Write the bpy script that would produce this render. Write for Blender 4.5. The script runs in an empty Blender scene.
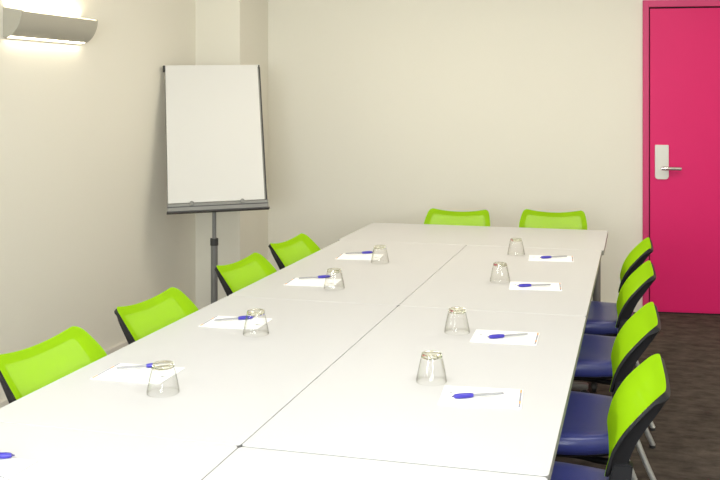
import bpy, bmesh, math, random
from math import sin, cos, pi, radians
from mathutils import Vector, Matrix
random.seed(4)
scn = bpy.context.scene
COL = scn.collection

# ------------------------------------------------------------------ materials
def new_mat(name):
    m = bpy.data.materials.new(name); m.use_nodes = True
    nt = m.node_tree; b = nt.nodes['Principled BSDF']
    return m, nt, b
def srgb(r, g, b):
    f = lambda c: ((c/255+0.055)/1.055)**2.4 if c/255 > 0.04045 else c/255/12.92
    return (f(r), f(g), f(b), 1)
def plain(name, col, rough=.5, metal=0.0, bump=0.0, scale=60.0, var=0.0, spec=.5):
    m, nt, b = new_mat(name)
    b.inputs['Base Color'].default_value = col
    b.inputs['Roughness'].default_value = rough
    b.inputs['Metallic'].default_value = metal
    b.inputs['Specular IOR Level'].default_value = spec
    tc = nt.nodes.new('ShaderNodeTexCoord')
    nz = nt.nodes.new('ShaderNodeTexNoise'); nz.inputs['Scale'].default_value = scale
    nz.inputs['Detail'].default_value = 4
    nt.links.new(tc.outputs['Object'], nz.inputs['Vector'])
    if var > 0:
        mx = nt.nodes.new('ShaderNodeMix'); mx.data_type = 'RGBA'
        mx.inputs[6].default_value = tuple(c*(1-var) for c in col[:3]) + (1,)
        mx.inputs[7].default_value = tuple(min(1, c*(1+var)) for c in col[:3]) + (1,)
        nt.links.new(nz.outputs['Fac'], mx.inputs[0])
        nt.links.new(mx.outputs[2], b.inputs['Base Color'])
    if bump > 0:
        bp = nt.nodes.new('ShaderNodeBump'); bp.inputs['Strength'].default_value = bump
        bp.inputs['Distance'].default_value = .004
        nt.links.new(nz.outputs['Fac'], bp.inputs['Height'])
        nt.links.new(bp.outputs['Normal'], b.inputs['Normal'])
    return m
def emit(name, col, strength):
    m = bpy.data.materials.new(name); m.use_nodes = True
    nt = m.node_tree; nt.nodes.clear()
    o = nt.nodes.new('ShaderNodeOutputMaterial'); e = nt.nodes.new('ShaderNodeEmission')
    e.inputs['Color'].default_value = col; e.inputs['Strength'].default_value = strength
    nt.links.new(e.outputs[0], o.inputs[0])
    return m
def clear_glass(name, tint, edge):
    m = bpy.data.materials.new(name); m.use_nodes = True
    nt = m.node_tree; nt.nodes.clear()
    o = nt.nodes.new('ShaderNodeOutputMaterial')
    t = nt.nodes.new('ShaderNodeBsdfTransparent')
    g = nt.nodes.new('ShaderNodeBsdfGlossy'); g.inputs['Roughness'].default_value = .02
    lw = nt.nodes.new('ShaderNodeLayerWeight'); lw.inputs['Blend'].default_value = .5
    pw = nt.nodes.new('ShaderNodeMath'); pw.operation = 'POWER'; pw.inputs[1].default_value = 3.5
    cm = nt.nodes.new('ShaderNodeMix'); cm.data_type = 'RGBA'
    cm.inputs[6].default_value = tint; cm.inputs[7].default_value = edge
    nt.links.new(lw.outputs['Facing'], pw.inputs[0])
    nt.links.new(pw.outputs[0], cm.inputs[0])
    nt.links.new(cm.outputs[2], t.inputs['Color'])
    fr = nt.nodes.new('ShaderNodeFresnel'); fr.inputs['IOR'].default_value = 1.35
    mx = nt.nodes.new('ShaderNodeMixShader')
    gm = nt.nodes.new('ShaderNodeNewGeometry')
    fb = nt.nodes.new('ShaderNodeMath'); fb.operation = 'SUBTRACT'; fb.inputs[0].default_value = 1.0
    fm = nt.nodes.new('ShaderNodeMath'); fm.operation = 'MULTIPLY'
    nt.links.new(gm.outputs['Backfacing'], fb.inputs[1])       # no mirror on the inner side of each skin
    nt.links.new(fb.outputs[0], fm.inputs[0]); nt.links.new(fr.outputs[0], fm.inputs[1])
    nt.links.new(fm.outputs[0], mx.inputs[0])
    nt.links.new(t.outputs[0], mx.inputs[1]); nt.links.new(g.outputs[0], mx.inputs[2])
    nt.links.new(mx.outputs[0], o.inputs[0])
    return m

M = {}
M['wall'] = plain('wall_paint', (.84, .812, .715, 1), .85, bump=.08, scale=120, var=.012)
M['ceiling'] = plain('ceiling_paint', (.85, .84, .8, 1), .9)
M['base'] = plain('baseboard_paint', (.80, .76, .68, 1), .5)
M['top'] = plain('white_laminate', (.588, .582, .577, 1), .36, bump=.02, scale=200, spec=.45)
M['edge'] = plain('grey_edge_band', (.30, .30, .29, 1), .45)
M['steel'] = plain('grey_table_metal', (.22, .21, .20, 1), .45, .3)
M['black'] = plain('black_plastic', (.010, .010, .012, 1), .5, bump=.05, scale=300, spec=.3)
M['seat'] = plain('blue_vinyl', (.035, .045, .21, 1), .30, bump=.06, scale=150, var=.04)
M['leg'] = plain('silver_tube', (.46, .46, .45, 1), .38, .6)
M['glide'] = plain('black_rubber', (.02, .02, .02, 1), .6)
M['door'] = plain('pink_door_paint', srgb(222, 30, 108), .42, bump=.02, scale=80, spec=.25)
M['frame'] = plain('pink_frame_shaded', srgb(205, 40, 108), .45)  # the leaf's pink made darker, frame shading put into the colour
M['gap'] = plain('dark_gap_shade', (.01, .004, .006, 1), .8)  # near-black colour standing in for the shade in the door gaps
M['satin'] = plain('satin_nickel', (.56, .54, .49, 1), .38, .55)
M['lever'] = plain('bright_chrome', (.75, .72, .70, 1), .18, .85)
M['lamp'] = plain('lamp_metal', (.47, .45, .38, 1), .5, .1)
M['tube'] = emit('lamp_tube_glow', (1.0, .86, .62, 1), 46)
M['diff'] = emit('lamp_diffuser_glow', (1.0, .90, .70, 1), 15)
M['paper'] = plain('white_paper', (.93, .93, .93, 1), .7)
M['pad'] = plain('flip_paper', (.71, .705, .68, 1), .75)
M['alu'] = plain('grey_aluminium', (.21, .21, .195, 1), .42, .5)
M['dark'] = plain('dark_grey_plastic', (.035, .035, .035, 1), .45)
M['pole'] = plain('grey_pole_paint', (.20, .20, .195, 1), .4, .3)
M['ink'] = plain('pen_blue', (.040, .030, .34, 1), .30)
M['barrel'] = plain('pen_grey', (.30, .30, .30, 1), .3)
M['nib'] = plain('pen_dark_tip', (.05, .04, .15, 1), .3)
M['print'] = plain('grey_print', (.25, .26, .24, 1), .7)
M['orange'] = plain('orange_print', (.78, .36, .13, 1), .7)
M['greyp'] = plain('grey_strip_print', (.30, .30, .34, 1), .7)
M['glass'] = clear_glass('tumbler_glass', (.992, .992, .988, 1), (.62, .62, .56, 1))
def solid_glass(name):
    m = bpy.data.materials.new(name); m.use_nodes = True
    nt = m.node_tree; nt.nodes.clear()
    o = nt.nodes.new('ShaderNodeOutputMaterial'); g = nt.nodes.new('ShaderNodeBsdfGlass')
    g.inputs['IOR'].default_value = 1.47; g.inputs['Color'].default_value = (.95, .95, .91, 1); g.inputs['Roughness'].default_value = .01
    nt.links.new(g.outputs[0], o.inputs[0]); return m
M['thick'] = solid_glass('tumbler_base_glass')
M['pane'] = clear_glass('window_glass', (.95, .97, .97, 1), (.7, .75, .75, 1))

# carpet: mottled brown grey
def carpet():
    m, nt, b = new_mat('brown_carpet'); b.inputs['Roughness'].default_value = .95
    b.inputs['Specular IOR Level'].default_value = .15
    tc = nt.nodes.new('ShaderNodeTexCoord'); mp = nt.nodes.new('ShaderNodeMapping')
    mp.inputs['Scale'].default_value = (3.4, 6.5, 1); mp.inputs['Rotation'].default_value = (0, 0, .2)
    n1 = nt.nodes.new('ShaderNodeTexNoise'); n1.inputs['Scale'].default_value = 2.6
    n1.inputs['Detail'].default_value = 9; n1.inputs['Roughness'].default_value = .66
    n2 = nt.nodes.new('ShaderNodeTexNoise'); n2.inputs['Scale'].default_value = 320
    rp = nt.nodes.new('ShaderNodeValToRGB')
    rp.color_ramp.elements[0].position = .34; rp.color_ramp.elements[0].color = (.042, .034, .028, 1)
    rp.color_ramp.elements[1].position = .66; rp.color_ramp.elements[1].color = (.108, .087, .072, 1)
    nt.links.new(tc.outputs['Object'], mp.inputs['Vector'])
    nt.links.new(mp.outputs[0], n1.inputs['Vector']); nt.links.new(tc.outputs['Object'], n2.inputs['Vector'])
    nt.links.new(n1.outputs['Fac'], rp.inputs[0]); nt.links.new(rp.outputs[0], b.inputs['Base Color'])
    bp = nt.nodes.new('ShaderNodeBump'); bp.inputs['Strength'].default_value = .35
    nt.links.new(n2.outputs['Fac'], bp.inputs['Height']); nt.links.new(bp.outputs[0], b.inputs['Normal'])
    return m
M['carpet'] = carpet()

# woven green mesh: open weave, so part of the light passes straight through
def mesh_mat():
    m = bpy.data.materials.new('green_mesh_fabric'); m.use_nodes = True
    nt = m.node_tree; nt.nodes.clear()
    o = nt.nodes.new('ShaderNodeOutputMaterial')
    d = nt.nodes.new('ShaderNodeBsdfDiffuse'); tl = nt.nodes.new('ShaderNodeBsdfTranslucent')
    gl = nt.nodes.new('ShaderNodeBsdfGlossy'); gl.inputs['Roughness'].default_value = .5
    gl.inputs['Color'].default_value = (.6, .8, .2, 1)
    tr = nt.nodes.new('ShaderNodeBsdfTransparent')
    col = (.47, .90, .008, 1)
    d.inputs['Color'].default_value = col; tl.inputs['Color'].default_value = col
    m1 = nt.nodes.new('ShaderNodeMixShader'); m1.inputs[0].default_value = .44
    nt.links.new(d.outputs[0], m1.inputs[1]); nt.links.new(tl.outputs[0], m1.inputs[2])
    mg = nt.nodes.new('ShaderNodeMixShader'); mg.inputs[0].default_value = .04
    nt.links.new(m1.outputs[0], mg.inputs[1]); nt.links.new(gl.outputs[0], mg.inputs[2])
    uv = nt.nodes.new('ShaderNodeTexCoord')
    sp = nt.nodes.new('ShaderNodeSeparateXYZ'); nt.links.new(uv.outputs['UV'], sp.inputs[0])
    def wave(out):
        a = nt.nodes.new('ShaderNodeMath'); a.operation = 'MULTIPLY'; a.inputs[1].default_value = 2*pi/.0046
        s = nt.nodes.new('ShaderNodeMath'); s.operation = 'SINE'
        nt.links.new(out, a.inputs[0]); nt.links.new(a.outputs[0], s.inputs[0]); return s
    sx, sy = wave(sp.outputs[0]), wave(sp.outputs[1])
    ad = nt.nodes.new('ShaderNodeMath'); ad.operation = 'MULTIPLY'
    nt.links.new(sx.outputs[0], ad.inputs[0]); nt.links.new(sy.outputs[0], ad.inputs[1])
    mr = nt.nodes.new('ShaderNodeMapRange'); mr.inputs['From Min'].default_value = -1; mr.inputs['From Max'].default_value = 1
    mr.inputs['To Min'].default_value = .12; mr.inputs['To Max'].default_value = .36
    nt.links.new(ad.outputs[0], mr.inputs['Value'])
    m2 = nt.nodes.new('ShaderNodeMixShader')
    lw = nt.nodes.new('ShaderNodeLayerWeight'); lw.inputs['Blend'].default_value = .5   # open weave closes up at a slant
    iv = nt.nodes.new('ShaderNodeMath'); iv.operation = 'SUBTRACT'; iv.inputs[0].default_value = 1.0; nt.links.new(lw.outputs['Facing'], iv.inputs[1])
    ml = nt.nodes.new('ShaderNodeMath'); ml.operation = 'MULTIPLY'; nt.links.new(iv.outputs[0], ml.inputs[0]); nt.links.new(mr.outputs[0], ml.inputs[1])
    nt.links.new(ml.outputs[0], m2.inputs[0]); nt.links.new(mg.outputs[0], m2.inputs[1]); nt.links.new(tr.outputs[0], m2.inputs[2])
    nt.links.new(m2.outputs[0], o.inputs[0])
    return m
M['mesh'] = mesh_mat()

# ------------------------------------------------------------------ builders
def obj(name, bm, mat, parent=None, smooth=False, angle=None, loc=None, rz=0):
    bmesh.ops.recalc_face_normals(bm, faces=bm.faces)
    me = bpy.data.meshes.new(name); bm.to_mesh(me); bm.free()
    for mm in (mat if isinstance(mat, (list, tuple)) else [mat]): me.materials.append(mm)
    if smooth:
        for p in me.polygons: p.use_smooth = True
        if angle is not None: me.set_sharp_from_angle(angle=radians(angle))
    o = bpy.data.objects.new(name, me); COL.objects.link(o)
    if parent: o.parent = parent
    if loc is not None: o.location = loc
    o.rotation_euler.z = rz
    return o
def thing(name, label, cat, loc=(0, 0, 0), rz=0, group=None):
    o = bpy.data.objects.new(name, None); COL.objects.link(o)
    o.empty_display_size = .05
    o.location = loc; o.rotation_euler = (0, 0, rz); o['label'] = label; o['category'] = cat
    if group: o['group'] = group
    return o
def structure(o): o['kind'] = 'structure'; return o
def dup(root, loc, rz, label):
    r = root.copy(); COL.objects.link(r); r.location = loc; r.rotation_euler = (0, 0, rz); r['label'] = label
    for ch in list(root.children):
        c = ch.copy(); COL.objects.link(c); c.parent = r
        for g in list(ch.children):
            d = g.copy(); COL.objects.link(d); d.parent = c
    return r
def box(bm, x0, x1, y0, y1, z0, z1, bev=0, seg=2):
    r = bmesh.ops.create_cube(bm, size=1)
    vs = r['verts']
    for v in vs:
        v.co = Vector(((x0+x1)/2+v.co.x*(x1-x0), (y0+y1)/2+v.co.y*(y1-y0), (z0+z1)/2+v.co.z*(z1-z0)))
    if bev:
        es = list({e for v in vs for e in v.link_edges})
        bmesh.ops.bevel(bm, geom=es, offset=bev, segments=seg, affect='EDGES', profile=.5)
    return bm
def newbox(*a, **k): return box(bmesh.new(), *a, **k)
def prism(bm, pts, z0, z1):
    lo = [bm.verts.new((x, y, z0)) for x, y in pts]; hi = [bm.verts.new((x, y, z1)) for x, y in pts]
    n = len(pts)
    bm.faces.new(hi); bm.faces.new(lo[::-1])
    for i in range(n): bm.faces.new((lo[i], lo[(i+1) % n], hi[(i+1) % n], hi[i]))
    return bm
def smooth_path(pts, sub=6):
    P = [Vector(p) for p in pts]; out = []
    for i in range(len(P)-1):
        p0, p1, p2, p3 = P[max(i-1, 0)], P[i], P[i+1], P[min(i+2, len(P)-1)]
        for k in range(sub):
            t = k/sub
            out.append(.5*((2*p1)+(p2-p0)*t+(2*p0-5*p1+4*p2-p3)*t*t+(3*p1-p0-3*p2+p3)*t**3))
    out.append(P[-1]); return out
def tube(bm, pts, r, n=12, sub=6, ry=None):
    path = smooth_path(pts, sub) if sub > 1 else [Vector(p) for p in pts]
    rings = []
    ref = None
    for i, p in enumerate(path):
        t = (path[min(i+1, len(path)-1)]-path[max(i-1, 0)]).normalized()
        if ref is None:
            ref = Vector((0, 1, 0)) if abs(t.y) < .9 else Vector((1, 0, 0))
        a = (ref-t*ref.dot(t)).normalized(); b = t.cross(a); ref = a
        rr = r(i/(len(path)-1)) if callable(r) else r
        rings.append([bm.verts.new(p+a*cos(2*pi*k/n)*(ry or rr)+b*sin(2*pi*k/n)*rr) for k in range(n)])
    for A, B in zip(rings, rings[1:]):
        for k in range(n): bm.faces.new((A[k], A[(k+1) % n], B[(k+1) % n], B[k]))
    bm.faces.new(rings[0][::-1]); bm.faces.new(rings[-1])
    return bm
def lathe(bm, prof, n=32, mod=None, cap0=True, cap1=True):
    rings = []
    for j, (r, z) in enumerate(prof):
        rings.append([bm.verts.new((r*(1-(mod(j, k) if mod else 0))*cos(2*pi*k/n), r*(1-(mod(j, k) if mod else 0))*sin(2*pi*k/n), z)) for k in range(n)])
    for A, B in zip(rings, rings[1:]):
        for k in range(n): bm.faces.new((A[k], A[(k+1) % n], B[(k+1) % n], B[k]))
    if cap0: bm.faces.new(rings[0][::-1])
    if cap1: bm.faces.new(rings[-1])
    return bm
def rrect(x0, x1, y0, y1, r, n=5, per=6):
    """rounded rectangle outline, ccw, `per` points on each straight side"""
    rs = r if isinstance(r, (list, tuple)) else [r]*4      # corners: br, tr, tl, bl
    cs = [(x1-rs[0], y0+rs[0], -pi/2, rs[0]), (x1-rs[1], y1-rs[1], 0, rs[1]), (x0+rs[2], y1-rs[2], pi/2, rs[2]), (x0+rs[3], y0+rs[3], pi, rs[3])]
    arcs = [[(cx+rr*cos(a0+pi/2*k/n), cy+rr*sin(a0+pi/2*k/n)) for k in range(n+1)] for cx, cy, a0, rr in cs]
    out = []
    for i in range(4):
        out += arcs[i]
        a, b = arcs[i][-1], arcs[(i+1) % 4][0]
        for k in range(1, per): out.append((a[0]+(b[0]-a[0])*k/per, a[1]+(b[1]-a[1])*k/per))
    return out

# ------------------------------------------------------------------ room shell
XL, XR, YF, HC = -1.385, 3.4, -4.3, 2.72
TH = radians(5.2)
DO = Vector((1.682, 4.735, 0))                    # foot of the door's left jamb on the back wall
def back_y(x): return DO.y+math.tan(TH)*(x-DO.x)
structure(obj('floor', newbox(XL-.2, XR+.2, YF-.2, 5.4, -.1, 0), M['carpet']))
structure(obj('ceiling', newbox(XL-.2, XR+.2, YF-.2, 5.4, HC, HC+.1), M['ceiling']))
# left wall, with a window opening behind the camera
WY0, WY1, WZ0, WZ1 = -3.5, -1.5, .95, 2.25
bm = bmesh.new()
box(bm, XL-.15, XL, YF-.2, WY0, 0, HC); box(bm, XL-.15, XL, WY1, 5.2, 0, HC)
box(bm, XL-.15, XL, WY0, WY1, 0, WZ0); box(bm, XL-.15, XL, WY0, WY1, WZ1, HC)
structure(obj('wall_left', bm, M['wall']))
bm = bmesh.new()
for y0, y1, z0, z1 in ((WY0, WY0+.05, WZ0, WZ1), (WY1-.05, WY1, WZ0, WZ1), (WY0, WY1, WZ0, WZ0+.05), (WY0, WY1, WZ1-.05, WZ1), ((WY0+WY1)/2-.03, (WY0+WY1)/2+.03, WZ0, WZ1)):
    box(bm, XL-.10, XL-.04, y0, y1, z0, z1)
w = structure(obj('window_1', bm, M['base']))
obj('glass_pane', newbox(XL-.075, XL-.069, WY0+.04, WY1-.04, WZ0+.04, WZ1-.04), M['pane'], w)
# back wall (slightly out of square, as the door shows)
bm = bmesh.new()
prism(bm, [(XL-.2, back_y(XL-.2)), (XR+.2, back_y(XR+.2)), (XR+.2, back_y(XR+.2)+.15), (XL-.2, back_y(XL-.2)+.15)], 0, HC)
structure(obj('wall_back', bm, M['wall']))
structure(obj('wall_right', newbox(XR, XR+.15, YF-.2, 5.3, 0, HC), M['wall']))
VX0, VX1 = .2, 2.7
bm = bmesh.new()
box(bm, XL-.2, VX0, YF-.15, YF, 0, HC); box(bm, VX1, XR+.2, YF-.15, YF, 0, HC)
box(bm, VX0, VX1, YF-.15, YF, 0, WZ0); box(bm, VX0, VX1, YF-.15, YF, WZ1, HC)
structure(obj('wall_front', bm, M['wall']))
bm = bmesh.new()
for x0, x1, z0, z1 in ((VX0, VX0+.05, WZ0, WZ1), (VX1-.05, VX1, WZ0, WZ1), (VX0, VX1, WZ0, WZ0+.05), (VX0, VX1, WZ1-.05, WZ1), ((VX0+VX1)/2-.03, (VX0+VX1)/2+.03, WZ0, WZ1)):
    box(bm, x0, x1, YF-.10, YF-.04, z0, z1)
w = structure(obj('added_window', bm, M['base']))  # unseen window added behind the camera to light the walls
obj('glass_pane', newbox(VX0+.04, VX1-.04, YF-.075, YF-.069, WZ0+.04, WZ1-.04), M['pane'], w)
# square pier in the far left corner
PX, PY = -1.055, 3.90
bm = bmesh.new()
prism(bm, [(XL-.02, PY), (PX, PY), (PX-.04, back_y(PX)+.05), (XL-.02, back_y(XL)+.05)], 0, HC)
structure(obj('wall_corner_pier', bm, M['wall']))
# baseboards
def bboard(name, p, q, t=.014, h=.06):
    p, q = Vector(p), Vector(q); d = (q-p).normalized(); nrm = Vector((d.y, -d.x))
    pts = [p, q, q+nrm*t, p+nrm*t]
    b = bmesh.new(); prism(b, [(v.x, v.y) for v in pts], 0, h)
    es = [e for e in b.edges if all(v.co.z > h-.001 for v in e.verts)]
    bmesh.ops.bevel(b, geom=es, offset=.005, segments=2, affect='EDGES')
    return structure(obj(name, b, M['base']))
bboard('baseboard_left', (XL, YF), (XL, PY))
bboard('baseboard_corner_pier', (XL, PY), (PX, PY))
bboard('baseboard_back', (PX-.07, back_y(PX-.07)), (DO.x-.085, back_y(DO.x-.085)))

# door on the back wall: local x along wall, -y into the room
DR = thing('door_1', 'pink door with matching frame in the back wall', 'door', (DO.x, DO.y, 0), TH)
DR['kind'] = 'structure'
fx0, fx1 = -.078, -.037
LW, LH = .93, 2.115
obj('door_leaf', newbox(-.029, LW, -.014, .02, .008, LH, bev=.002), M['door'], DR)
bm = bmesh.new()
box(bm, fx0, fx1, -.030, .02, 0, LH+.058, bev=.003); box(bm, LW+.01, LW+.066, -.030, .02, 0, LH+.058, bev=.003)
box(bm, fx1-.001, LW+.011, -.030, .02, LH+.010, LH+.058, bev=.003)
obj('door_frame', bm, M['frame'], DR)
bm = bmesh.new(); box(bm, fx1-.002, -.027, -.004, .019, .0, LH+.012); box(bm, -.035, LW, -.004, .019, LH-.001, LH+.012)
box(bm, -.029, LW, -.0135, .0, .0004, .0078)
obj('door_gap_shade', bm, M['gap'], DR)  # dark strips filling the gaps round the leaf, painted as their shade
HX0, HX1, HZ0, HZ1 = .004, .096, .930, 1.168
b = bmesh.new()
prism(b, rrect(HX0, HX1, HZ0, HZ1, [.022, .006, .006, .022], 6, 2), 0, .016)
bmesh.ops.rotate(b, verts=b.verts, cent=(0, 0, 0), matrix=Matrix.Rotation(pi/2, 3, 'X'))
bmesh.ops.bevel(b, geom=[e for e in b.edges if all(v.co.y < -.015 for v in e.verts)], offset=.004, segments=2, affect='EDGES')
for v in b.verts: v.co.y -= .014
obj('handle_plate', b, M['satin'], DR, True, 40)
b = bmesh.new()
tube(b, [(HX0+.045, -.02, 1.007), (HX0+.045, -.062, 1.007)], .011, sub=1)
tube(b, [(HX0+.040, -.062, 1.007), (HX0+.075, -.066, 1.008), (HX0+.12, -.062, 1.007), (HX0+.172, -.056, 1.006)], .013, ry=.012)
obj('door_handle', b, M['lever'], DR, True, 40)

# ------------------------------------------------------------------ wall lamp
LY0, LY1, LZ = 1.917, 2.556, 1.927
LAMP = thing('wall_lamp', 'quarter-round grey metal uplighter glowing on the left wall above the chairs', 'lamp', (XL, LY0, LZ-.13))
LL, LD, LHt = LY1-LY0, .104, .130
arc = [(LD*cos(a), .130-LHt*sin(a)) for a in [radians(2+72*k/14) for k in range(15)]]
def sweep_y(bm, prof, y0, y1):
    A = [bm.verts.new((x, y0, z)) for x, z in prof]; B = [bm.verts.new((x, y1, z)) for x, z in prof]
    n = len(prof)
    for i in range(n): bm.faces.new((A[i], A[(i+1) % n], B[(i+1) % n], B[i]))
    bm.faces.new(A); bm.faces.new(B[::-1]); return bm
inner = [(x-.0035*cos(radians(2+72*k/14)), z+.0035*sin(radians(2+72*k/14))) for k, (x, z) in enumerate(arc)]
obj('lamp_shell', sweep_y(bmesh.new(), arc+inner[::-1], .012, LL-.012), M['lamp'], LAMP, True, 50)
for y0, y1 in ((0, .012), (LL-.012, LL)):
    full = [(0.001, .146)]+[(LD*cos(radians(90*k/16)), .130-LHt*sin(radians(90*k/16))) for k in range(17)]
    obj('end_plate', sweep_y(bmesh.new(), full, y0, y1), M['lamp'], LAMP)
obj('back_plate', newbox(.001, .006, .012, LL-.012, .002, .10), M['lamp'], LAMP)
obj('lamp_diffuser', newbox(.0125, .032, .0125, LL-.0125, .004, .008), M['diff'], LAMP)
obj('bottom_trim', newbox(.001, .012, .0125, LL-.0125, -.003, .0018), M['lamp'], LAMP)
b = tube(bmesh.new(), [(.045, .03, .09), (.045, LL-.03, .09)], .012, sub=1)
obj('lamp_tube', b, M['tube'], LAMP, True, 40)

# ------------------------------------------------------------------ tables
TL, TW, TZ, X0 = 1.400, .687, .74, .024
def make_table(label, loc, rz=0):
    t = thing('conference_table', label, 'table', loc, rz, 'white tables pushed together into one long block')
    b = bmesh.new()
    prism(b, rrect(-TW/2, TW/2, -TL/2, TL/2, .012, 4, 1), TZ-.025, TZ)
    es = [e for e in b.edges if all(v.co.z > TZ-.001 for v in e.verts) and len(e.link_faces) == 2]
    bmesh.ops.bevel(b, geom=es, offset=.001, segments=1, affect='EDGES')
    b.faces.ensure_lookup_table()
    for f in b.faces:
        if abs(f.calc_center_median().z-(TZ-.0125)) < .008 and abs(f.normal.z) < .3: f.material_index = 1
    obj('tabletop', b, [M['top'], M['edge']], t)
    for s in (-1, 1):
        y = s*(TL/2-.050)
        b = bmesh.new(); tube(b, [(0, y, .065), (0, y, TZ-.045)], .021, n=16, sub=1)
        obj('table_leg', b, M['steel'], t, True, 40)
        fb = obj('foot_bar', newbox(-.28, .28, y-.020, y+.020, .055, .085, bev=.008), M['steel'], t, True, 40)
        for q in (-1, 1):
            c = bmesh.new(); bmesh.ops.create_cone(c, cap_ends=True, segments=24, radius1=.026, radius2=.026, depth=.022,
                matrix=Matrix.Translation((q*.262, y, .0262)) @ Matrix.Rotation(pi/2, 4, 'X'))
            bmesh.ops.bevel(c, geom=[e for e in c.edges if len(e.link_faces) == 2 and e.calc_face_angle(0) > 1], offset=.004, segments=2, affect='EDGES')
            for sgn in (-1, 1):
                box(c, q*.262-.008, q*.262+.008, y+sgn*.0145-.0015, y+sgn*.0145+.0015, .02, .056)
            obj('caster', c, M['dark'], fb, True, 40)
        obj('support_bar', newbox(-.27, .27, y-.02, y+.02, TZ-.05, TZ-.0255, bev=.004), M['steel'], t)
    return t
G = .0010
tA = make_table('near left white table, with the pen cut off by the photo\'s left edge', (X0+TW/2, -TL/2-G, 0))
spots = [((X0+TW*1.5+.002, -TL/2-G-.003, 0), 0, 'empty near right white table at the bottom edge of the photo'),
         ((X0+TW/2, TL/2+G, 0), 0, 'middle left white table carrying the two nearer left-hand tumblers'),
         ((X0+TW*1.5+.002, TL/2+G, 0), 0, 'middle right white table carrying the two nearer right-hand tumblers'),
         ((X0+TW/2, TL*1.5+3*G, 0), 0, 'far left white table carrying the two farther left-hand tumblers'),
         ((X0+TW*1.5+.0018, TL*1.5+3*G, 0), 0, 'far right white table carrying the two farther right-hand tumblers'),
         ((.709, 2*TL+TW/2+6*G, 0), pi/2+radians(.1), 'bare white table set crosswise at the far end before two chairs')]
for l, r, s in spots: dup(tA, l, r, s)

# ------------------------------------------------------------------ chair
PROF = [(.158, .612), (.163, .637), (.177, .680), (.209, .732), (.256, .783), (.298, .822)]
_pp = smooth_path([(x, 0, z) for x, z in PROF], 8)
_len = [0]
for a, b_ in zip(_pp, _pp[1:]): _len.append(_len[-1]+(b_-a).length)
TT = _len[-1]
def prof(t):
    t = max(0, min(TT, t))
    for i in range(len(_pp)-1):
        if t <= _len[i+1]:
            u = (t-_len[i])/(_len[i+1]-_len[i]); p = _pp[i].lerp(_pp[i+1], u); d = (_pp[i+1]-_pp[i]).normalized()
            return p, d
def halfw(b): return .196+.007*sin(pi*min(1, b*1.15))-.013*(max(0, b-.55)/.45)**1.3
def surf(a, b, off=0):
    s = a*halfw(b)
    t = b*TT-(1-a*a)*(.008*b*b+.026*(1-b)**2)
    p, d = prof(t)
    if t < 0: p = p+d*t
    if t > TT: p = p+d*(t-TT)
    nrm = Vector((d.z, 0, -d.x))
    fw = (1-a*a)*(.013+.011*max(0, b)**1.4)
    return Vector((p.x, s, p.z))+nrm*(off+fw)
def ring_path(i, low=None):
    ia, ib = i/.2, i/TT
    return rrect(-1+ia, 1-ia, (low or i)/TT, 1-ib, [.05, .15, .15, .05] if i <= 0.003 else .08, 5, 10)
def thick(b): return .020+.026*max(0, 1-b)**.7 if b < 1 else .020
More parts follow.
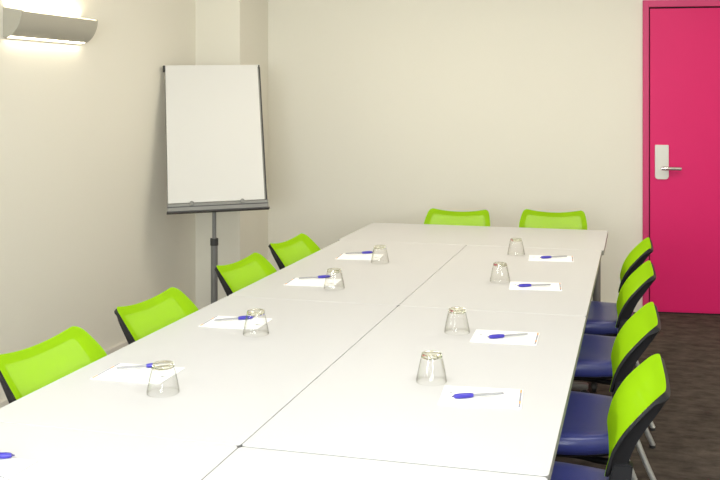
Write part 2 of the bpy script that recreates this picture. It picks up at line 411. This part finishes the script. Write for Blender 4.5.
def make_chair(label, loc, rz):
    t = thing('conference_chair', label, 'chair', loc, rz, 'green mesh chairs around the tables')
    # seat cushion
    def seat_rings(rings, cap_z=None):
        b = bmesh.new(); L = []
        for ins, z in rings:
            pts = rrect(-.235+ins, .225-ins, -.238+ins, .238-ins, max(.02, .07-ins*.5), 5, 5)
            row = []
            for x, y in pts:
                k = 1-.30*max(0, (x+.02)/.245)**2
                zz = z-.022*max(0, (-x-.12)/.11)**2*(1 if z > .42 else .6)+.010*max(0, (x-.1)/.12)**2-.004*(1-min(1, (y/.2)**2))*(1 if z > .47 else 0)
                row.append(b.verts.new((x, y*k, zz)))
            L.append(row)
        n = len(L[0])
        for A, B in zip(L, L[1:]):
            for k in range(n): b.faces.new((A[k], A[(k+1) % n], B[(k+1) % n], B[k]))
        b.faces.new(L[0][::-1]); b.faces.new(L[-1])
        return b
    obj('seat', seat_rings([(.012, .418), (.002, .422), (0, .437), (0, .452), (.004, .464), (.012, .473), (.026, .477), (.06, .478), (.12, .477), (.2, .476)]), M['seat'], t, True)
    obj('seat_shell', seat_rings([(.06, .398), (.04, .402), (.022, .410), (.020, .4175)]), M['black'], t, True)
    # woven panel
    b = bmesh.new(); uvl = b.loops.layers.uv.new('UVMap'); rows = []
    bs = [0, .01, .03, .06]+[.06+.74*k/16 for k in range(1, 17)]+[.84, .87, .90, .93, .955, .975, .99, .997, 1.0]
    for bb in bs:
        am = 1.0
        if bb > .85: am = 1-.15*(1-math.sqrt(max(0, 1-((bb-.85)/.15)**2)))
        if bb < .05: am = 1-.05*(1-math.sqrt(max(0, 1-((.05-bb)/.05)**2)))
        rows.append([(b.verts.new(surf(a*am, bb, 0)), a*am*halfw(bb), bb*TT) for a in [-1+2*k/24 for k in range(25)]])
    for A, B in zip(rows, rows[1:]):
        for k in range(24):
            q = (A[k], A[k+1], B[k+1], B[k]); f = b.faces.new([v[0] for v in q])
            for lp, v in zip(f.loops, q): lp[uvl].uv = (v[1], v[2])
    obj('mesh_panel', b, M['mesh'], t, True)
    # moulded black rim behind the panel
    po, pi_ = ring_path(.0008), ring_path(.031, .082)
    b = bmesh.new(); R = []
    for (ao, bo), (ai, bi) in zip(po, pi_):
        th = thick(max(0, min(1, bo)))
        side = min(1, abs(ao))
        th = th if side > .8 else .018+(th-.018)*max(0, (side-.55)/.25)
        L = lambda u: (ao+(ai-ao)*u, bo+(bi-bo)*u)
        R.append([b.verts.new(surf(*L(0), .001)), b.verts.new(surf(*L(0), .008+.009*max(0, min(1, (bo-.85)/.1)))), b.verts.new(surf(*L(.20), .011+.008*max(0, min(1, (bo-.85)/.1)))), b.verts.new(surf(*L(.50), th)),
                  b.verts.new(surf(*L(.80), th*.95)), b.verts.new(surf(*L(.98), th*.5)), b.verts.new(surf(*L(1), .007)), b.verts.new(surf(*L(1), .003)), b.verts.new(surf(*L(.4), .003))])
    n = len(R); m = len(R[0])
    for i in range(n):
        for k in range(m): b.faces.new((R[i][k], R[i][(k+1) % m], R[(i+1) % n][(k+1) % m], R[(i+1) % n][k]))
    bf = obj('back_frame', b, M['black'], t, True, 50)
    for s in (-1, 1):
        y = s*.180
        b = bmesh.new()
        pts = [(.164, .550), (.205, .546), (.220, .60), (.226, .645), (.180, .645), (.168, .60)]
        A = [b.verts.new((x, y-.016, z)) for x, z in pts]; B = [b.verts.new((x, y+.016, z)) for x, z in pts]
        for i in range(6): b.faces.new((A[i], A[(i+1) % 6], B[(i+1) % 6], B[i]))
        b.faces.new(A); b.faces.new(B[::-1])
        bmesh.ops.bevel(b, geom=list(b.edges), offset=.004, segments=2, affect='EDGES')
        obj('back_socket', b, M['black'], bf, True, 40)
        # steel side: rear tube rises into the socket
        yl = s*.212
        b = tube(bmesh.new(), [(.184, y, .57), (.176, s*.188, .50), (.172, s*.195, .43), (.196, s*.202, .30), (.262, s*.212, .125), (.314, s*.218, .010)], .0115, n=14)
        lg = obj('rear_leg', b, M['leg'], t, True, 40)
        obj('glide', tube(bmesh.new(), [(.312, s*.218, .0005), (.310, s*.2178, .012)], .0130, sub=1), M['glide'], lg, True, 40)
        b = tube(bmesh.new(), [(.172, s*.193, .396), (.12, s*.165, .388), (.05, s*.14, .388), (-.10, s*.14, .388), (-.15, s*.146, .384)], .0105, n=12)
        obj('seat_rail', b, M['black'], t, True, 40)
        b = tube(bmesh.new(), [(-.145, s*.146, .386), (-.172, s*.160, .368), (-.190, s*.187, .31), (-.210, s*.210, .15), (-.220, s*.218, .010)], .0115, n=14)
        lg = obj('front_leg', b, M['leg'], t, True, 40)
        obj('glide', tube(bmesh.new(), [(-.2205, s*.218, .0005), (-.220, s*.2178, .012)], .0130, sub=1), M['glide'], lg, True, 40)
    b = tube(bmesh.new(), [(.10, -.142, .388), (.10, .142, .388)], .009, sub=1)
    obj('cross_bar', b, M['leg'], t, True, 40)
    return t
c0 = make_chair('right-hand green chair nearest the camera, seat at the bottom edge', (1.339, .53, 0), radians(1))
chairs = [((1.331, 1.175, 0), radians(1), 'second right-hand green chair from the camera, blue seat in full view'),
          ((1.330, 1.975, 0), radians(1), 'third right-hand green chair from the camera, back overlapping the door frame'),
          ((1.329, 2.63, 0), 0, 'farthest right-hand green chair, its back in front of the pink door frame'),
          ((.187, .40, 0), pi+radians(-3), 'left-hand green chair nearest the camera at the photo\'s left edge'),
          ((.200, .98, 0), pi+radians(-4), 'second left-hand green chair, between the nearest one and the flip chart pole'),
          ((.196, 1.735, 0), pi+radians(-5), 'third left-hand green chair, its back just right of the flip chart pole'),
          ((.195, 2.31, 0), pi+radians(-6), 'farthest left-hand green chair, by the corner pier'),
          ((.518, 3.36, 0), pi/2+radians(2), 'left of two green chairs behind the far end of the tables'),
          ((1.086, 3.46, 0), pi/2+radians(2), 'right of two green chairs behind the far end of the tables')]
for l, r, s in chairs: dup(c0, l, r, s)

# ------------------------------------------------------------------ place settings: pad, pen, tumbler
def make_pad(label, loc, rz):
    t = thing('notepad', label, 'notepad', loc, rz, 'A5 note pads at the places')
    obj('sheet', newbox(-.105, .105, -.074, .074, 0, .0022, bev=.0004, seg=1), M['paper'], t)
    z = .0023
    def flat(bm, x0, x1, y0, y1): box(bm, x0, x1, y0, y1, z-.0003, z+.0002)
    b = bmesh.new(); flat(b, .0975, .1025, .046, .070); flat(b, .0975, .1025, -.040, -.022)
    obj('printed_strip', b, M['orange'], t)
    b = bmesh.new(); flat(b, .0975, .1025, -.0215, .0455); flat(b, .0975, .1025, -.070, -.0405)
    obj('printed_lettering', b, M['greyp'], t)
    b = bmesh.new(); prism(b, [(-.0815+.0042*cos(2*pi*k/12), .016+.0042*sin(2*pi*k/12)) for k in range(12)], z-.0003, z+.0002)
    flat(b, -.0965, -.092, .0175, .0200); flat(b, -.091, -.0865, .0150, .0178); flat(b, -.0768, -.0735, .0170, .0195)
    obj('printed_mark', b, M['print'], t)
    return t
GB = 'blue pens lying on the note pads'
def make_pen(label, loc, rz):
    t = thing('ballpoint_pen', label, 'pen', loc, rz, GB)
    # local +x runs from the blue grip to the thin end; pen axis at z .0062
    def lz(prof, mat, name):
        b = lathe(bmesh.new(), [(r, x) for x, r in prof], 16)
        bmesh.ops.rotate(b, verts=b.verts, cent=(0, 0, 0), matrix=Matrix.Rotation(pi/2, 3, 'Y'))
        for v in b.verts: v.co.z += .0068
        return obj(name, b, mat, t, True, 40)
    lz([(-.0635, .0042), (-.059, .0058), (-.05, .0066), (-.03, .0066), (-.018, .006), (-.0125, .0048)], M['ink'], 'grip')
    lz([(-.0700, .0012), (-.0655, .0022), (-.0634, .0030)], M['nib'], 'tip')
    lz([(-.0126, .0042), (-.008, .0035), (.05, .0033), (.066, .0030), (.070, .0018)], M['barrel'], 'barrel')
    return t
GN = 9
def make_glass(label, loc, rz):
    o_prof = [(.0395, .0), (.0425, .0012), (.0426, .006), (.0415, .014), (.0400, .024), (.0375, .040), (.0345, .056), (.0310, .074), (.0290, .083), (.0275, .0875), (.0250, .0885)]
    i_prof = [(.0408, .0012), (.0400, .012), (.0375, .030), (.0340, .050), (.0300, .068), (.0270, .0755), (.0200, .0770)]
    o_prof = [(r, z*.89) for r, z in o_prof]; i_prof = [(r, z*.89) for r, z in i_prof]
    b = bmesh.new(); n = 54
    def mod(j, k):
        amp = [0, 0, 0, 0, .03, .075, .085, .08, .05, .02, 0][j]
        a = (k % 6)/6.0
        return amp*(1-abs(2*a-1)) if amp else 0
    lathe(b, o_prof, n, mod, cap0=False, cap1=True)
    lathe(b, i_prof, n, None, cap0=False, cap1=True)
    # close the rim between the two walls
    b.verts.ensure_lookup_table()
    rim_o = b.verts[0:n]; rim_i = b.verts[n*len(o_prof):n*len(o_prof)+n]
    for k in range(n): b.faces.new((rim_o[k], rim_i[k], rim_i[(k+1) % n], rim_o[(k+1) % n]))
    for f in b.faces:
        if f.calc_center_median().z > .0752*.89: f.material_index = 1
    o = obj('glass_tumbler', b, [M['glass'], M['thick']], None, True, 12, loc, rz)
    o['label'] = label; o['category'] = 'glass'; o['group'] = 'upturned tumblers on the tables'
    return o

side = ['right', 'left']
ordr = ['nearest', 'second', 'third', 'farthest']
#        pad centre & turn,        pen grip end, pen thin end,           glass
R = [((1.184, .455), 5, (1.113, .416), (1.239, .474), (1.029, .552)),
     ((1.162, 1.052), 2, (1.107, 1.009), (1.233, 1.081), (.998, 1.078)),
     ((1.170, 1.866), 6, (1.102, 1.821), (1.231, 1.871), (1.016, 1.925)),
     ((1.174, 2.514), 5, (1.120, 2.481), (1.251, 2.552), (.998, 2.585))]
Lf = [((.212, .423), 181, (.258, .494), (.141, .431), (.362, .290)),
      ((.236, 1.020), 182, (.275, 1.078), (.166, 1.003), (.362, .898)),
      ((.262, 1.722), 184, (.302, 1.818), (.193, 1.75), (.385, 1.630)),
      ((.276, 2.338), 186, (.315, 2.432), (.196, 2.366), (.410, 2.222))]
whoR = ['nearest the camera', 'second from the camera', 'third from the camera', 'farthest from the camera']
PAD = PEN = TUM = None
def place_pad(c, deg, s):
    global PAD
    l = (c[0], c[1], TZ+.0002)
    if PAD is None: PAD = make_pad(s, l, radians(deg)); return
    dup(PAD, l, radians(deg), s)
def place_pen(a, b_, s):
    global PEN
    a, b_ = Vector(a), Vector(b_); d = b_-a; mid = (a+b_)/2
    l = (mid.x, mid.y, TZ+.0026)
    if PEN is None: PEN = make_pen(s, l, math.atan2(d.y, d.x)); return
    dup(PEN, l, math.atan2(d.y, d.x), s)
def place_glass(c, s, k):
    global TUM
    l = (c[0], c[1], TZ+.0002)
    if TUM is None: TUM = make_glass(s, l, .2); return
    o = TUM.copy(); COL.objects.link(o); o.location = l; o.rotation_euler.z = .2+.37*k; o['label'] = s
for i, (pc, dg, ga, gb, gc) in enumerate(R):
    place_pad(pc, dg, 'white note pad on the right-hand side of the tables, %s' % whoR[i])
    place_pen(ga, gb, 'blue pen on the right-hand note pad %s' % whoR[i])
    place_glass(gc, 'upturned clear glass tumbler on the right-hand tables, %s' % whoR[i], i)
for i, (pc, dg, ga, gb, gc) in enumerate(Lf):
    place_pad(pc, dg, 'white note pad half behind the left-hand tumbler %s' % whoR[i])
    place_pen(ga, gb, 'blue pen lying behind the left-hand tumbler %s' % whoR[i])
    place_glass(gc, 'upturned clear glass tumbler on the left-hand tables, %s' % whoR[i], i+4)
place_pad((.222, -.262), 180, 'white note pad at the bottom left corner of the photo')
place_pen((.271, -.190), (.141, -.228), 'blue pen cut off by the left edge at the bottom left corner')

# ------------------------------------------------------------------ flip chart easel
FX, FY, FZ = -.946, 3.312, .858
FC = thing('flip_chart', 'flip chart easel with blank white sheet in the far left corner', 'flip chart', (FX, FY, 0), radians(29))
lean, roll, FWd, FH = radians(19.5), radians(1.0), .596, .884
MB = Matrix.Translation((0, 0, FZ)) @ Matrix.Rotation(-lean, 4, 'X') @ Matrix.Translation((0, 0, FH/2)) @ Matrix.Rotation(-roll, 4, 'Y') @ Matrix.Translation((0, 0, -FH/2))
def fbox(bm, *a, **k):
    n0 = len(bm.verts); box(bm, *a, **k); bm.verts.ensure_lookup_table()
    for v in bm.verts[n0:]: v.co = MB @ v.co
    return bm
bd = obj('board', fbox(bmesh.new(), -FWd/2, FWd/2, -.002, .014, .0005, FH+.004, bev=.003), M['alu'], FC)
obj('paper_sheet', fbox(bmesh.new(), -FWd/2+.004, FWd/2-.010, -.010, -.0022, .001, FH+.006, bev=.001, seg=1), M['pad'], FC)
obj('clamp_bar', fbox(bmesh.new(), -FWd/2-.004, FWd/2+.004, -.006, .026, FH+.0065, FH+.018, bev=.003), M['pad'], FC)
b = bmesh.new(); fbox(b, -FWd/2-.012, -FWd/2+.0035, -.016, .020, FH-.022, FH+.014, bev=.004)
obj('corner_clip', b, M['dark'], FC)
b = bmesh.new(); fbox(b, FWd/2-.004, FWd/2+.004, -.012, .024, FH-.012, FH+.014, bev=.003)
obj('corner_clip', b, M['dark'], FC)
obj('side_rail', fbox(bmesh.new(), FWd/2+.0005, FWd/2+.007, -.004, .010, -.03, FH, bev=.002), M['dark'], FC)
tr = bmesh.new(); fbox(tr, -FWd/2-.006, FWd/2+.016, -.034, .012, -.062, -.052, bev=.002)
obj('pen_tray', tr, M['dark'], FC)
tr = bmesh.new(); fbox(tr, -FWd/2-.002, FWd/2+.012, -.0125, .014, -.0515, -.0015, bev=.003)
lr = obj('lower_rail', tr, M['alu'], FC)
tr = bmesh.new(); fbox(tr, -FWd/2-.002, FWd/2+.012, -.0135, -.0120, -.026, -.0205)
obj('rail_groove', tr, M['dark'], lr)
for px_ in (-.155, .150):
    b = bmesh.new(); tube(b, [(px_, -.012, -.004), (px_, -.022, -.004)], .013, n=16, sub=1)
    for v in b.verts: v.co = MB @ v.co
    obj('paper_knob', b, M['alu'], FC, True, 40)
b = tube(bmesh.new(), [(-.010, .030, .59), (-.010, .030, .86)], .0125, n=20, sub=1)
obj('upper_pole', b, M['pole'], FC, True, 40)
b = tube(bmesh.new(), [(-.010, .030, .10), (-.010, .030, .60)], .021, n=20, sub=1)
obj('lower_pole', b, M['pole'], FC, True, 40)
b = tube(bmesh.new(), [(-.010, .030, .587), (-.010, .030, .630)], .0245, n=20, sub=1)
obj('pole_collar', b, M['dark'], FC, True, 40)
b = tube(bmesh.new(), [(-.010, .030, .07), (-.010, .030, .20)], .034, n=20, sub=1)
obj('base_hub', b, M['dark'], FC, True, 40)
for k in range(5):
    a = radians(198+72*k)
    p = lambda r, z: (-.010+r*cos(a), .030+r*sin(a), z)
    lg = obj('base_leg', tube(bmesh.new(), [p(.025, .17), p(.12, .135), p(.225, .075), p(.245, .045)], .014, n=12), M['dark'], FC, True, 40)
    b = bmesh.new(); bmesh.ops.create_uvsphere(b, u_segments=14, v_segments=8, radius=.0245, matrix=Matrix.Translation(p(.247, .0248)))
    obj('caster', b, M['dark'], lg, True)

# ------------------------------------------------------------------ light
def area(name, loc, rot, sx, sy, power, col):
    l = bpy.data.lights.new(name, 'AREA'); l.shape = 'RECTANGLE'; l.size = sx; l.size_y = sy; l.energy = power; l.color = col
    o = bpy.data.objects.new(name, l); COL.objects.link(o); o.location = loc; o.rotation_euler = rot; return o
WARM, COOL = (1.0, .92, .78), (.97, .985, 1.0)
for (x, y), p in (((0.3, .0), 17), ((1.9, .0), 17), ((.3, 2.7), 17), ((2.1, 2.7), 18), ((.3, -2.4), 25), ((1.9, -2.4), 25)):
    area('ceiling_fill', (x, y, HC-.02), (0, 0, 0), .6, .6, p, WARM if y > 2 else COOL)  # unseen fill lights added just under the ceiling to brighten the room
area('unseen_daylight', (XL-.3, (WY0+WY1)/2, (WZ0+WZ1)/2), (0, radians(-90), 0), 1.2, 1.9, 70, COOL)
area('unseen_daylight', ((VX0+VX1)/2, YF-.3, (WZ0+WZ1)/2), (radians(90), 0, 0), 2.4, 1.3, 185, COOL)  # light added outside the added front window, brightens the back and left walls
wd = bpy.data.worlds.new('World'); scn.world = wd; wd.use_nodes = True
wd.node_tree.nodes['Background'].inputs[0].default_value = (.8, .88, 1, 1)
wd.node_tree.nodes['Background'].inputs[1].default_value = .6

# ------------------------------------------------------------------ camera
cam = bpy.data.cameras.new('Camera'); co = bpy.data.objects.new('Camera', cam); COL.objects.link(co)
co.location = (1.582, -1.920, 1.533); co.rotation_euler = (radians(90), 0, radians(13.88))
cam.sensor_width = 36; cam.lens = 923.7*36/720
cam.shift_x = (360-411)/720; cam.shift_y = (92.3-240)/720
cam.clip_start = .05
scn.camera = co
vs = scn.view_settings
vs.view_transform = 'Standard'; vs.look = 'None'; vs.exposure = 0.09; vs.gamma = 1; vs.use_curve_mapping = False
